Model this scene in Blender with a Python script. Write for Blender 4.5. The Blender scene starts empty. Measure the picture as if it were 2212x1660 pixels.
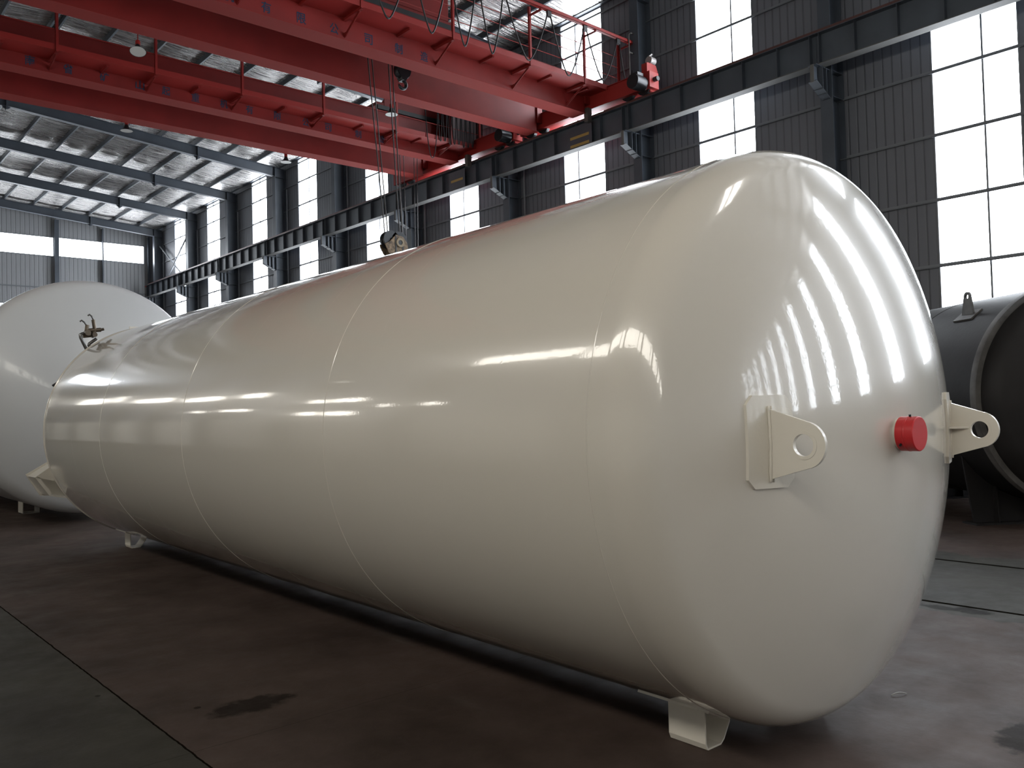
import bpy, math, random
from math import sin, cos, pi, radians as rad, sqrt, atan2, asin
from mathutils import Vector, Matrix
import mathutils.noise as mn
random.seed(7)
SC = bpy.context.scene
C = SC.collection

# ------------------------------------------------------------------ camera
FPX, YAW, PIT, ROL = 1827.8, 0.7223, 0.0295, -0.0263
Fv = Vector((sin(YAW)*cos(PIT), cos(YAW)*cos(PIT), sin(PIT)))
R0 = Vector((cos(YAW), -sin(YAW), 0)); U0 = R0.cross(Fv)
Rv = R0*cos(ROL)+U0*sin(ROL); Uv = U0*cos(ROL)-R0*sin(ROL)
cd = bpy.data.cameras.new('camera'); cam = bpy.data.objects.new('camera', cd); C.objects.link(cam)
cam.matrix_world = Matrix(((Rv.x, Uv.x, -Fv.x, 0), (Rv.y, Uv.y, -Fv.y, 0), (Rv.z, Uv.z, -Fv.z, 1.8), (0, 0, 0, 1)))
cd.sensor_fit = 'HORIZONTAL'; cd.sensor_width = 36; cd.lens = 36*FPX/2212; cd.clip_start = .05; cd.clip_end = 300
SC.camera = cam
# ------------------------------------------------------------------ world, exposure
w = bpy.data.worlds.new('world'); SC.world = w; w.use_nodes = True
w.node_tree.nodes['Background'].inputs[0].default_value = (.75, .85, 1, 1)
w.node_tree.nodes['Background'].inputs[1].default_value = 1.0
SC.view_settings.view_transform = 'Standard'; SC.view_settings.look = 'None'
SC.view_settings.gamma = 1; SC.view_settings.use_curve_mapping = False
SC.view_settings.exposure = 0.02
SC.cycles.max_bounces = 8; SC.cycles.diffuse_bounces = 5; SC.cycles.glossy_bounces = 4
SC.cycles.use_denoising = True; SC.cycles.sample_clamp_indirect = 8
WIN_R, WIN_L, WIN_SKY = 14.0, 10.5, 11.0          # brightness of the daylit translucent panels

# ------------------------------------------------------------------ materials
def mat(name, col, rough=.5, metal=0, coat=0, bump=None, var=None, spec=.5, emit=None):
    m = bpy.data.materials.new(name); m.use_nodes = True
    nt = m.node_tree; b = nt.nodes['Principled BSDF']
    b.inputs['Base Color'].default_value = (*col, 1)
    b.inputs['Roughness'].default_value = rough; b.inputs['Metallic'].default_value = metal
    b.inputs['Coat Weight'].default_value = coat; b.inputs['Coat Roughness'].default_value = .06
    b.inputs['Specular IOR Level'].default_value = spec
    tc = nt.nodes.new('ShaderNodeTexCoord')
    if var:                                   # (scale, amount, detail)
        n = nt.nodes.new('ShaderNodeTexNoise'); n.inputs['Scale'].default_value = var[0]; n.inputs['Detail'].default_value = 6
        r = nt.nodes.new('ShaderNodeValToRGB'); k = var[1]
        r.color_ramp.elements[0].position = .3; r.color_ramp.elements[1].position = .7
        r.color_ramp.elements[0].color = (*[c*(1-k) for c in col], 1); r.color_ramp.elements[1].color = (*[min(1, c*(1+k)) for c in col], 1)
        nt.links.new(tc.outputs['Object'], n.inputs['Vector']); nt.links.new(n.outputs['Fac'], r.inputs['Fac'])
        nt.links.new(r.outputs['Color'], b.inputs['Base Color'])
    if bump:                                  # (scale, strength, distance)
        n = nt.nodes.new('ShaderNodeTexNoise'); n.inputs['Scale'].default_value = bump[0]; n.inputs['Detail'].default_value = 3
        u = nt.nodes.new('ShaderNodeBump'); u.inputs['Strength'].default_value = bump[1]; u.inputs['Distance'].default_value = bump[2]
        nt.links.new(tc.outputs['Object'], n.inputs['Vector']); nt.links.new(n.outputs['Fac'], u.inputs['Height'])
        nt.links.new(u.outputs['Normal'], b.inputs['Normal'])
    if emit:
        b.inputs['Emission Color'].default_value = (*emit[0], 1); b.inputs['Emission Strength'].default_value = emit[1]
    return m

M = {}
M['steel'] = mat('dark_steel_paint', (.055, .066, .082), .45, var=(1.5, .15))
M['steel2'] = mat('girt_steel', (.14, .15, .165), .5)
M['flange'] = mat('flange_steel', (.12, .12, .118), .75, spec=.15)
M['red'] = mat('crane_red_paint', (.19, .014, .012), .50, var=(.8, .18), spec=.35)
M['redf'] = mat('crane_red_flange', (.235, .030, .026), .75, spec=.12)
M['red2'] = mat('bright_red_paint', (.27, .020, .017), .5, spec=.35)
M['black'] = mat('black_rubber', (.012, .012, .014), .5)
M['dkmetal'] = mat('greasy_dark_metal', (.02, .022, .025), .35, metal=.4)
M['grey'] = mat('grey_metal', (.35, .33, .32), .35, metal=.5)
M['white'] = mat('lamp_enamel', (.5, .5, .48), .5)
M['blue'] = mat('blue_letter_paint', (.025, .045, .085), .75, spec=.15)
M['yellow'] = mat('faded_yellow_paint', (.32, .22, .06), .6)
M['rope'] = mat('wire_rope', (.025, .022, .022), .5, metal=.3)
M['tank2'] = mat('satin_white_tank_paint', (.57, .575, .57), .28, coat=.3, bump=(90, .02, .002))
M['capred'] = mat('red_plastic_cap', (.50, .018, .022), .38)
M['bracket'] = mat('tank_bracket_paint', (.66, .62, .54), .3, coat=.3, bump=(60, .15, .003))
M['brass'] = mat('brass_valve', (.10, .08, .06), .35, metal=.8)
M['pipe'] = mat('stainless_pipe', (.16, .155, .15), .3, metal=.9)
M['rust'] = mat('brown_primer_steel', (.014, .013, .013), .55, spec=.2, var=(1.2, .35), bump=(14, .15, .01))
M['rust2'] = mat('grey_worn_steel', (.07, .066, .062), .5, var=(6, .4))
M['rust2b'] = mat('dark_cabinet_paint', (.045, .012, .012), .5)
M['rail'] = mat('rail_steel', (.10, .045, .04), .4, metal=.3)
M['light'] = mat('light_bar', (.30, .29, .27), .5)

def tank_paint():
    m = mat('glossy_cream_tank_paint', (.60, .562, .492), .22, coat=1.0)
    nt = m.node_tree; b = nt.nodes['Principled BSDF']; b.inputs['Coat Roughness'].default_value = .05
    tc = nt.nodes.new('ShaderNodeTexCoord')
    n1 = nt.nodes.new('ShaderNodeTexNoise'); n1.inputs['Scale'].default_value = 70; n1.inputs['Detail'].default_value = 1
    n2 = nt.nodes.new('ShaderNodeTexNoise'); n2.inputs['Scale'].default_value = 1.1; n2.inputs['Detail'].default_value = 0
    for n in (n1, n2): nt.links.new(tc.outputs['Object'], n.inputs['Vector'])
    u1 = nt.nodes.new('ShaderNodeBump'); u1.inputs['Strength'].default_value = .12; u1.inputs['Distance'].default_value = .0010
    u2 = nt.nodes.new('ShaderNodeBump'); u2.inputs['Strength'].default_value = .3; u2.inputs['Distance'].default_value = .006
    nt.links.new(n1.outputs['Fac'], u1.inputs['Height']); nt.links.new(n2.outputs['Fac'], u2.inputs['Height'])
    nt.links.new(u2.outputs['Normal'], u1.inputs['Normal'])
    nt.links.new(u1.outputs['Normal'], b.inputs['Coat Normal']); nt.links.new(u1.outputs['Normal'], b.inputs['Normal'])
    return m
M['tank'] = tank_paint()

def panel_mat(name, axis, col, period=.22):
    """corrugated sheet cladding: narrow grooves every `period` metres along `axis`"""
    m = mat(name, col, .5); nt = m.node_tree; b = nt.nodes['Principled BSDF']
    tc = nt.nodes.new('ShaderNodeTexCoord'); sp = nt.nodes.new('ShaderNodeSeparateXYZ'); nt.links.new(tc.outputs['Object'], sp.inputs[0])
    mu = nt.nodes.new('ShaderNodeMath'); mu.operation = 'MULTIPLY'; mu.inputs[1].default_value = 1/period
    fr = nt.nodes.new('ShaderNodeMath'); fr.operation = 'PINGPONG'; fr.inputs[1].default_value = .5
    nt.links.new(sp.outputs[axis], mu.inputs[0]); nt.links.new(mu.outputs[0], fr.inputs[0])
    r = nt.nodes.new('ShaderNodeValToRGB'); e = r.color_ramp.elements
    e[0].position = .02; e[0].color = (0, 0, 0, 1); e[1].position = .14; e[1].color = (1, 1, 1, 1)
    nt.links.new(fr.outputs[0], r.inputs[0])
    u = nt.nodes.new('ShaderNodeBump'); u.inputs['Strength'].default_value = .5; u.inputs['Distance'].default_value = .02
    nt.links.new(r.outputs[0], u.inputs['Height']); nt.links.new(u.outputs[0], b.inputs['Normal'])
    mx = nt.nodes.new('ShaderNodeMix'); mx.data_type = 'RGBA'
    mx.inputs[6].default_value = (*[c*.6 for c in col], 1); mx.inputs[7].default_value = (*col, 1)
    nt.links.new(r.outputs[0], mx.inputs[0]); nt.links.new(mx.outputs[2], b.inputs['Base Color'])
    return m
M['wall_y'] = panel_mat('cladding_long_wall', 1, (.115, .122, .140))
M['bounce_l'] = panel_mat('left_bounce_sheet', 1, (.62, .57, .48))  # pale colour for the added light-bouncing sheet low on the left wall
M['wall_x'] = panel_mat('cladding_end_wall', 0, (.24, .245, .255), .25)

def foil_mat():
    m = mat('foil_insulation', (.46, .445, .435), .22, metal=.92); nt = m.node_tree; b = nt.nodes['Principled BSDF']
    tc = nt.nodes.new('ShaderNodeTexCoord')
    mp = nt.nodes.new('ShaderNodeMapping'); mp.inputs['Scale'].default_value = (.32, 6.5, 1)
    n = nt.nodes.new('ShaderNodeTexNoise'); n.inputs['Scale'].default_value = 1.0; n.inputs['Detail'].default_value = 5; n.inputs['Roughness'].default_value = .6
    nt.links.new(tc.outputs['Object'], mp.inputs[0]); nt.links.new(mp.outputs[0], n.inputs['Vector'])
    n2 = nt.nodes.new('ShaderNodeTexNoise'); n2.inputs['Scale'].default_value = 1; n2.inputs['Detail'].default_value = 4
    mp2 = nt.nodes.new('ShaderNodeMapping'); mp2.inputs['Scale'].default_value = (1.0, 13, 1); nt.links.new(tc.outputs['Object'], mp2.inputs[0]); nt.links.new(mp2.outputs[0], n2.inputs['Vector'])
    u = nt.nodes.new('ShaderNodeBump'); u.inputs['Strength'].default_value = 1; u.inputs['Distance'].default_value = .20
    u2 = nt.nodes.new('ShaderNodeBump'); u2.inputs['Strength'].default_value = .8; u2.inputs['Distance'].default_value = .09
    nt.links.new(n.outputs['Fac'], u.inputs['Height']); nt.links.new(n2.outputs['Fac'], u2.inputs['Height'])
    mr = nt.nodes.new('ShaderNodeMapRange'); mr.inputs[1].default_value = .35; mr.inputs[2].default_value = .65; mr.inputs[3].default_value = .12; mr.inputs[4].default_value = .42
    nt.links.new(n2.outputs['Fac'], mr.inputs[0]); nt.links.new(mr.outputs[0], b.inputs['Roughness'])
    nt.links.new(u.outputs[0], u2.inputs['Normal']); nt.links.new(u2.outputs[0], b.inputs['Normal'])
    return m
M['foil'] = foil_mat()

def pane_mat(name, col, s):
    m = mat(name, (.8, .8, .8), .6, emit=(col, s)); return m
M['pane'] = pane_mat('daylit_panel', (.88, .935, 1.0), WIN_R)
M['pane_left'] = pane_mat('daylit_panel_left', (1, .945, .84), WIN_L)
M['pane_sky'] = pane_mat('roof_light_panel', (1, .97, .92), WIN_SKY)

def floor_mat():
    m = mat('worn_painted_concrete', (.05, .04, .034), .5); nt = m.node_tree; b = nt.nodes['Principled BSDF']
    L = nt.links.new
    tc = nt.nodes.new('ShaderNodeTexCoord'); sp = nt.nodes.new('ShaderNodeSeparateXYZ'); L(tc.outputs['Object'], sp.inputs[0])
    def noise(s, d, sc=None):
        n = nt.nodes.new('ShaderNodeTexNoise'); n.inputs['Scale'].default_value = s; n.inputs['Detail'].default_value = d; n.inputs['Roughness'].default_value = .62
        if sc:
            mp = nt.nodes.new('ShaderNodeMapping'); mp.inputs['Scale'].default_value = sc; L(tc.outputs['Object'], mp.inputs[0]); L(mp.outputs[0], n.inputs['Vector'])
        else: L(tc.outputs['Object'], n.inputs['Vector'])
        return n.outputs['Fac']
    def ramp(f, a, b_, ca, cb):
        r = nt.nodes.new('ShaderNodeValToRGB'); e = r.color_ramp.elements
        e[0].position = a; e[0].color = (*ca, 1); e[1].position = b_; e[1].color = (*cb, 1); L(f, r.inputs[0]); return r.outputs[0]
    def mix(f, a, b_):
        x = nt.nodes.new('ShaderNodeMix'); x.data_type = 'RGBA'; L(f, x.inputs[0]); L(a, x.inputs[6]); L(b_, x.inputs[7]); return x.outputs[2]
    def math_(op, a, b_=None):
        x = nt.nodes.new('ShaderNodeMath'); x.operation = op
        for i, v in enumerate((a, b_)):
            if v is None: continue
            if isinstance(v, (int, float)): x.inputs[i].default_value = v
            else: L(v, x.inputs[i])
        return x.outputs[0]
    brown = ramp(noise(.9, 8), .3, .72, (.034, .023, .018), (.088, .062, .052))
    green = ramp(noise(1.3, 8), .3, .7, (.026, .024, .019), (.052, .049, .039))
    # greenish lanes: x < 1.71 (left aisle) and 7.73 < x < 9.8 plus a ragged border
    wob = math_('MULTIPLY', math_('SUBTRACT', noise(1.7, 5), .5), .9)
    xs = math_('ADD', sp.outputs[0], wob)
    left = math_('LESS_THAN', sp.outputs[0], 1.71)
    lane = math_('MULTIPLY', math_('GREATER_THAN', math_('ADD', sp.outputs[0], math_('MULTIPLY', wob, .8)), 7.35), math_('LESS_THAN', xs, 10.3))
    isg = math_('MAXIMUM', left, lane)
    col = mix(isg, brown, green)
    scr = ramp(noise(2.2, 10, (1, .25, 1)), .62, .75, (0, 0, 0), (1, 1, 1))
    pale = nt.nodes.new('ShaderNodeRGB'); pale.outputs[0].default_value = (.13, .118, .105, 1)
    scf = math_('MULTIPLY', scr, .28); col = mix(scf, col, pale.outputs[0])
    # paint chips and spots
    sp2 = ramp(noise(16, 3), .73, .76, (0, 0, 0), (1, 1, 1)); col = mix(math_('MULTIPLY', sp2, .4), col, pale.outputs[0])
    # joints
    def line(coord, at, wd):
        return math_('LESS_THAN', math_('ABSOLUTE', math_('SUBTRACT', coord, at)), wd)
    jw = math_('MULTIPLY', math_('SUBTRACT', noise(7, 3), .5), .02)
    cx = math_('ADD', sp.outputs[0], jw); cy = math_('ADD', sp.outputs[1], jw)
    j = line(cx, 1.71, .006)
    for at, wd in ((7.73, .028), (9.80, .034), (15.8, .02)): j = math_('MAXIMUM', j, line(cx, at, wd))
    for at in (4.62, 11.9, 19.2): j = math_('MAXIMUM', j, math_('MULTIPLY', line(cy, at, .003), .5))
    dark = nt.nodes.new('ShaderNodeRGB'); dark.outputs[0].default_value = (.006, .005, .004, 1)
    col = mix(math_('MULTIPLY', j, .97), col, dark.outputs[0])
    # oil stains
    rag = math_('MULTIPLY', math_('SUBTRACT', noise(9, 6), .5), 3.2)
    def blob(x, y, rx, ry):
        a = math_('DIVIDE', math_('SUBTRACT', math_('ADD', sp.outputs[0], math_('MULTIPLY', wob, rx*.8)), x), rx)
        c = math_('DIVIDE', math_('SUBTRACT', math_('ADD', sp.outputs[1], math_('MULTIPLY', wob, ry*.8)), y), ry)
        d2 = math_('ADD', math_('ADD', math_('MULTIPLY', a, a), math_('MULTIPLY', c, c)), rag)
        q_ = nt.nodes.new('ShaderNodeMapRange'); L(d2, q_.inputs[0]); q_.inputs[1].default_value = 1.5; q_.inputs[2].default_value = .7; return q_.outputs[0]
    o = blob(7.55, 3.08, .07, .16)
    for q in ((7.60, 2.86, .10, .14), (2.25, 5.1, .24, .13), (5.0, 1.62, .26, .13), (1.62, 6.0, .015, .02), (2.0, 5.3, .02, .02)): o = math_('MAXIMUM', o, blob(*q))
    col = mix(math_('MULTIPLY', o, .75), col, dark.outputs[0])
    L(col, b.inputs['Base Color'])
    sv = math_('MULTIPLY', math_('SUBTRACT', 1, math_('MAXIMUM', j, math_('MULTIPLY', o, .6))), .22); L(sv, b.inputs['Specular IOR Level'])
    rr = ramp(noise(3, 6), .3, .7, (.50, .50, .50), (.72, .72, .72)); L(rr, b.inputs['Roughness']); b.inputs['Specular IOR Level'].default_value = .22
    u = nt.nodes.new('ShaderNodeBump'); u.inputs['Strength'].default_value = .3; u.inputs['Distance'].default_value = .004
    L(noise(30, 6), u.inputs['Height']); L(u.outputs[0], b.inputs['Normal'])
    return m
M['floor'] = floor_mat()

# ------------------------------------------------------------------ mesh helpers
class MB:
    def __init__(s): s.v = []; s.f = []
    def add(s, vs, fs):
        n = len(s.v); s.v += [tuple(p) for p in vs]; s.f += [tuple(i+n for i in f) for f in fs]; return s
    def box(s, x0, x1, y0, y1, z0, z1):
        vs = [(x, y, z) for z in (z0, z1) for y in (y0, y1) for x in (x0, x1)]
        return s.add(vs, [(0, 2, 3, 1), (4, 5, 7, 6), (0, 1, 5, 4), (2, 6, 7, 3), (0, 4, 6, 2), (1, 3, 7, 5)])
    def beam(s, a, b, wd, ht, up=(0, 0, 1)):
        a, b = Vector(a), Vector(b); d = (b-a).normalized(); sd = d.cross(Vector(up))
        if sd.length < 1e-4: sd = d.cross(Vector((1, 0, 0)))
        sd.normalize(); u = sd.cross(d); vs = []
        for p in (a, b):
            for i, j in ((-1, -1), (1, -1), (1, 1), (-1, 1)): vs.append(p+sd*wd/2*i+u*ht/2*j)
        return s.add(vs, [(0, 1, 2, 3), (7, 6, 5, 4), (0, 4, 5, 1), (1, 5, 6, 2), (2, 6, 7, 3), (3, 7, 4, 0)])
    def prism(s, poly, off):
        """closed planar polygon (list of 3D points) pushed along off"""
        n = len(poly); off = Vector(off); vs = [Vector(p) for p in poly]+[Vector(p)+off for p in poly]
        return s.add(vs, [tuple(range(n-1, -1, -1)), tuple(range(n, 2*n))]+[(i, (i+1) % n, n+(i+1) % n, n+i) for i in range(n)])
    def tube(s, pts, r, n=8, caps=True, radii=None):
        pts = [Vector(p) for p in pts]; rings = []; prev = None
        for i, p in enumerate(pts):
            d = (pts[min(i+1, len(pts)-1)]-pts[max(i-1, 0)]).normalized()
            if prev is None:
                a = d.cross(Vector((0, 0, 1)));
                if a.length < .1: a = d.cross(Vector((1, 0, 0)))
            else: a = prev-d*prev.dot(d)
            a.normalize(); prev = a; b = d.cross(a); rr = radii[i] if radii else r
            rings.append([p+(a*cos(2*pi*k/n)+b*sin(2*pi*k/n))*rr for k in range(n)])
        vs = [q for g in rings for q in g]
        fs = [(i*n+k, i*n+(k+1) % n, (i+1)*n+(k+1) % n, (i+1)*n+k) for i in range(len(pts)-1) for k in range(n)]
        if caps: fs += [tuple(range(n-1, -1, -1)), tuple((len(pts)-1)*n+k for k in range(n))]
        return s.add(vs, fs)
    def cyl(s, a, b, r, n=24, r2=None): return s.tube([a, b], r, n, radii=[r, r2 if r2 is not None else r])
    def lathe(s, prof, o, ax, n=96, closed=False):
        """prof: (radius, distance along ax)"""
        o, ax = Vector(o), Vector(ax).normalized(); a = ax.cross(Vector((0, 0, 1)))
        if a.length < .1: a = ax.cross(Vector((1, 0, 0)))
        a.normalize(); b = a.cross(ax); vs = []; fs = []; idx = []
        for r, d in prof:
            if r < 1e-6: idx.append([len(vs)]*n); vs.append(o+ax*d)
            else:
                idx.append(list(range(len(vs), len(vs)+n)))
                vs += [o+ax*d+(a*cos(2*pi*k/n)+b*sin(2*pi*k/n))*r for k in range(n)]
        m = len(prof)
        for i in range(m if closed else m-1):
            p, q = idx[i], idx[(i+1) % m]
            for k in range(n):
                f = [p[k], p[(k+1) % n], q[(k+1) % n], q[k]]; g = []
                for x in f:
                    if x not in g: g.append(x)
                if len(g) > 2: fs.append(tuple(g))
        return s.add(vs, fs)
    def build(s, name, m, parent=None, smooth=False, loc=None, bevel=0):
        me = bpy.data.meshes.new(name); o = bpy.data.objects.new(name, me)
        off = Vector(loc) if loc else Vector((0, 0, 0))
        pl = Vector(parent.get('_o', (0, 0, 0))) if parent else Vector((0, 0, 0))
        base = off+pl if not parent else pl
        me.from_pydata([tuple(Vector(p)-base) for p in s.v], [], s.f); me.update()
        me.materials.append(m)
        if smooth:
            for p in me.polygons: p.use_smooth = True
            if smooth == 'auto': me.set_sharp_from_angle(angle=rad(35))
        C.objects.link(o)
        if parent: o.parent = parent; o['_o'] = tuple(base)
        else: o.location = base; o['_o'] = tuple(base)
        if bevel:
            bv = o.modifiers.new('bevel', 'BEVEL'); bv.width = bevel; bv.segments = 2; bv.limit_method = 'ANGLE'
        return o

def tag(o, label, cat, group=None, kind=None):
    o['label'] = label; o['category'] = cat
    if group: o['group'] = group
    if kind: o['kind'] = kind
    return o
def thing(name, label, cat, loc, group=None):
    o = bpy.data.objects.new(name, None); C.objects.link(o); o.location = loc; o['_o'] = tuple(loc); o.empty_display_size = .2
    return tag(o, label, cat, group)
def structure(o, label=None):
    o['kind'] = 'structure'
    if label: o['label'] = label
    return o
def dup(root, dv, label=None, group=None):
    r = root.copy(); C.objects.link(r); r.location = root.location+Vector(dv)
    if label: r['label'] = label
    if group: r['group'] = group
    for ch in list(root.children):
        c = ch.copy(); C.objects.link(c); c.parent = r
        for g in list(ch.children):
            d = g.copy(); C.objects.link(d); d.parent = c
    return r
ORD = ['first', 'second', 'third', 'fourth', 'fifth', 'sixth', 'seventh', 'eighth', 'ninth', 'tenth', 'eleventh', 'twelfth', 'thirteenth', 'fourteenth']

# ------------------------------------------------------------------ hall geometry constants
XW, XL, YF, YN = 20.0, -5.0, 59.0, -62.0
RIDGE, SLOPE = 7.5, .085
def ztop(x): return 14.45+SLOPE*(19.4-(x if x >= RIDGE else 2*RIDGE-x))     # top of the rafters
PITCH = 5.97
cols_y = [10.14+PITCH*k for k in range(-12, 9)]

# floor
o = MB().box(XL-.3, XW+.3, YN-.3, YF+.3, -.25, 0).build('floor', M['floor']); structure(o)

def wall_with_holes(axis, at, u0, u1, z0, ztopf, holes, th=.12):
    """axis 'y': wall in plane x=at running along y; axis 'x': plane y=at running along x. grid of boxes leaving the holes open"""
    mb = MB(); us = sorted(set([u0, u1]+[h for q in holes for h in q[:2] if u0 < h < u1]))
    for a, b in zip(us[:-1], us[1:]):
        if b-a < 1e-4: continue
        m = (a+b)/2; hs = sorted([(q[2], q[3]) for q in holes if q[0] <= m <= q[1]]); z = z0
        segs = []
        for h0, h1 in hs:
            if h0 > z+1e-3: segs.append((z, h0))
            z = h1
        segs.append((z, None))
        for s0, s1 in segs:
            ta, tb = (ztopf(a), ztopf(b)) if s1 is None else (s1, s1)
            if min(ta, tb) <= s0: continue
            if axis == 'y': poly = [(at, a, s0), (at, b, s0), (at, b, tb), (at, a, ta)]; off = (th, 0, 0)
            else: poly = [(a, at, s0), (b, at, s0), (b, at, tb), (a, at, ta)]; off = (0, th, 0)
            mb.prism(poly, off)
    return mb

# windows of the long right wall, measured bay by bay; older bays behind the camera repeat the pattern
WR = [(6.1, 7.9, 6.82), (12.49, 14.33, 13.14), (17.92, 19.77, 19.09), (24.28, 26.08, 25.2), (30.38, 32.2, 31.1), (36.6, 38.5, 37.4), (42.06, 43.88, 42.9), (48.31, 50.2, 49.3), (53.75, 55.62, 54.7)]
WR = [(6.1-PITCH*k, 7.9-PITCH*k, 6.82-PITCH*k) for k in range(11, 0, -1)]+WR
WZ0, WZ1 = 3.5, 14.56
o = wall_with_holes('y', XW, YN, YF, 0, lambda y: 14.75, [(a, b, WZ0, WZ1) for a, b, c in WR]).build('wall_right', M['wall_y']); structure(o)
nwin = 0
def window(frame, pane, label, pm):
    global nwin; nwin += 1
    o = pane.build('window_%d' % nwin, pm); structure(o, label)
    frame.build('window_frame', M['steel2'], o)
for i, (a, b, c) in enumerate(WR):
    fr = MB(); fr.box(XW-.015, XW+.06, c-.02, c+.02, WZ0, WZ1)
    fr.box(XW-.01, XW+.10, a-.015, a+.02, WZ0, WZ1).box(XW-.01, XW+.10, b-.02, b+.015, WZ0, WZ1)
    window(fr, MB().box(XW+.07, XW+.10, a, b, WZ0, WZ1), 'tall translucent daylight window in the long right wall', M['pane'])

# far end wall with its high ribbon windows
WF = [(7.6, 10.35, 12.22, 13.42), (10.55, 13.6, 12.22, 13.42), (13.88, 19.12, 12.25, 13.45), (-4.2, 1.1, 12.2, 13.4), (1.4, 7.3, 12.2, 13.4), (9.6, 10.8, 6.5, 9.1)]
o = wall_with_holes('x', YF, XL, XW, 0, lambda x: ztop(x)+.3, [q for q in WF]+[]).build('wall_far', M['wall_x']) if False else None
mbw = MB()
brk = sorted(set([XL, XW, RIDGE]+[q[0] for q in WF]+[q[1] for q in WF]))
for a, b in zip(brk[:-1], brk[1:]):
    m = (a+b)/2; hs = sorted([(q[2], q[3]) for q in WF if q[0] < m < q[1]]); z = 0
    for h0, h1 in hs: mbw.prism([(a, YF, z), (b, YF, z), (b, YF, h0), (a, YF, h0)], (0, .12, 0)); z = h1
    mbw.prism([(a, YF, z), (b, YF, z), (b, YF, ztop(b)+.3), (a, YF, ztop(a)+.3)], (0, .12, 0))
structure(mbw.build('wall_far', M['wall_x']))
for q in WF:
    fr = MB(); fr.box(q[0], q[1], YF-.02, YF+.06, q[2]-.03, q[2]+.02).box(q[0], q[1], YF-.02, YF+.06, q[3]-.02, q[3]+.03)
    if q[0] > 13: fr.box(16.45, 16.49, YF-.01, YF+.06, q[2], q[3])
    window(fr, MB().box(q[0], q[1], YF+.07, YF+.10, q[2], q[3]), 'high ribbon window in the far end wall', M['pane'])

# left wall (behind the photographer's left shoulder, seen only in the tank's gloss)
WL = [(12.1, 17.4, 7.65, 8.5), (5.8, 11.95, 7.3, 8.5), (-.3, 5.6, 7.0, 8.5), (-6.3, -.5, 6.9, 8.5), (-12.3, -6.5, 6.9, 8.5), (-18.2, -12.5, 6.9, 8.5), (-30, -18.5, 7.0, 8.5),
      (18.9, 20.7, 3.45, 3.85), (20.95, 22.8, 3.5, 3.9), (18.9, 20.75, 4.75, 5.15), (20.95, 22.9, 4.75, 5.15), (15.2, 17.9, 4.1, 4.4), (25.9, 33.6, 5.9, 6.5), (26, 31.0, 4.2, 4.5), (21.8, 23.4, 7.05, 7.3), (45, 54, 7.0, 8.2), (36, 43, 6.3, 7.0)]
mbw = MB()
brk = sorted(set([YN, YF]+[q[0] for q in WL]+[q[1] for q in WL]))
for a, b in zip(brk[:-1], brk[1:]):
    m = (a+b)/2; hs = sorted([(q[2], q[3]) for q in WL if q[0] < m < q[1]]); z = 0
    for h0, h1 in hs: mbw.box(XL-.12, XL, a, b, z, h0); z = h1
    mbw.box(XL-.12, XL, a, b, z, 14.75)
structure(mbw.build('wall_left', M['wall_y']))
structure(MB().box(XL, XL+.05, YN, YF, 0, 3.3).build('bounce_panel', M['bounce_l']))  # added out of view: pale sheet bouncing light sideways onto the tank
for q in WL:
    fr = MB(); fr.box(XL-.06, XL+.02, q[0], q[1], q[2]-.03, q[2]+.01).box(XL-.06, XL+.02, q[0], q[1], q[3]-.01, q[3]+.03)
    window(fr, MB().box(XL-.10, XL-.07, q[0], q[1], q[2], q[3]), 'ribbon window in the left wall', M['pane_left'])
# near end wall with a tall translucent door
mbw = MB(); DR = (0.0, 6.0, 0, 5.0)
for a, b in ((XL, 0.0), (0.0, 6.0), (6.0, RIDGE), (RIDGE, XW)):
    z = 5.0 if a == 0.0 else 0
    mbw.prism([(a, YN, z), (b, YN, z), (b, YN, ztop(b)+.3), (a, YN, ztop(a)+.3)], (0, -.12, 0))
structure(mbw.build('wall_near', M['wall_x']))
structure(MB().box(0, 6, YN-.10, YN-.06, 0, 5).build('door_1', M['wall_x']))

# ceiling: foil blanket sagging between the purlins
px = [RIDGE+.12]+[9.14+1.545*k for k in range(7)]+[19.93]
px = [2*RIDGE-p for p in reversed(px)]+px
SKY = [(8.0, 8.95), (9.35, 10.5)]; SKYY = (-7.6, -2.1)
def foil_piece(y0, y1, dx, dy, mb):
    xs = []
    for a, b in zip(px[:-1], px[1:]):
        n = max(2, int((b-a)/dx)); xs += [(a+(b-a)*k/n, k/n, b-a) for k in range(n)]
    xs.append((px[-1], 0, 1)); ny = max(1, int((y1-y0)/dy)); base = len(mb.v); vs = []; fs = []
    for j in range(ny+1):
        y = y0+(y1-y0)*j/ny; t = ((y-10.14)/PITCH) % 1
        for x, u, wd in xs:
            s = sin(pi*u)*(.02+.02*mn.noise(Vector((x*.5, y*.35, 2))))+.075*(.3+.7*sin(pi*u))*math.exp(-((t-.86)/.07)**2)
            z = ztop(x)+.21-max(0, s)+.012*mn.noise(Vector((x*.5, y*2.6, 0)))*sin(pi*u)
            vs.append((x, y, z))
    m = len(xs)
    for j in range(ny):
        for i in range(m-1):
            cx, cy = (xs[i][0]+xs[i+1][0])/2, y0+(y1-y0)*(j+.5)/ny
            if SKYY[0] < cy < SKYY[1] and any(a < cx < b for a, b in SKY): continue
            fs.append((j*m+i, j*m+i+1, (j+1)*m+i+1, (j+1)*m+i))
    mb.add(vs, fs)
mb = MB(); foil_piece(0, YF, .19, .16, mb); foil_piece(YN, -7.6, .5, 2, mb); foil_piece(-7.6, 0, .19, .38, mb)
oc = mb.build('ceiling', M['foil'], smooth=True); structure(oc)
so = oc.modifiers.new('solid', 'SOLIDIFY'); so.thickness = .05; so.offset = 1
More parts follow.
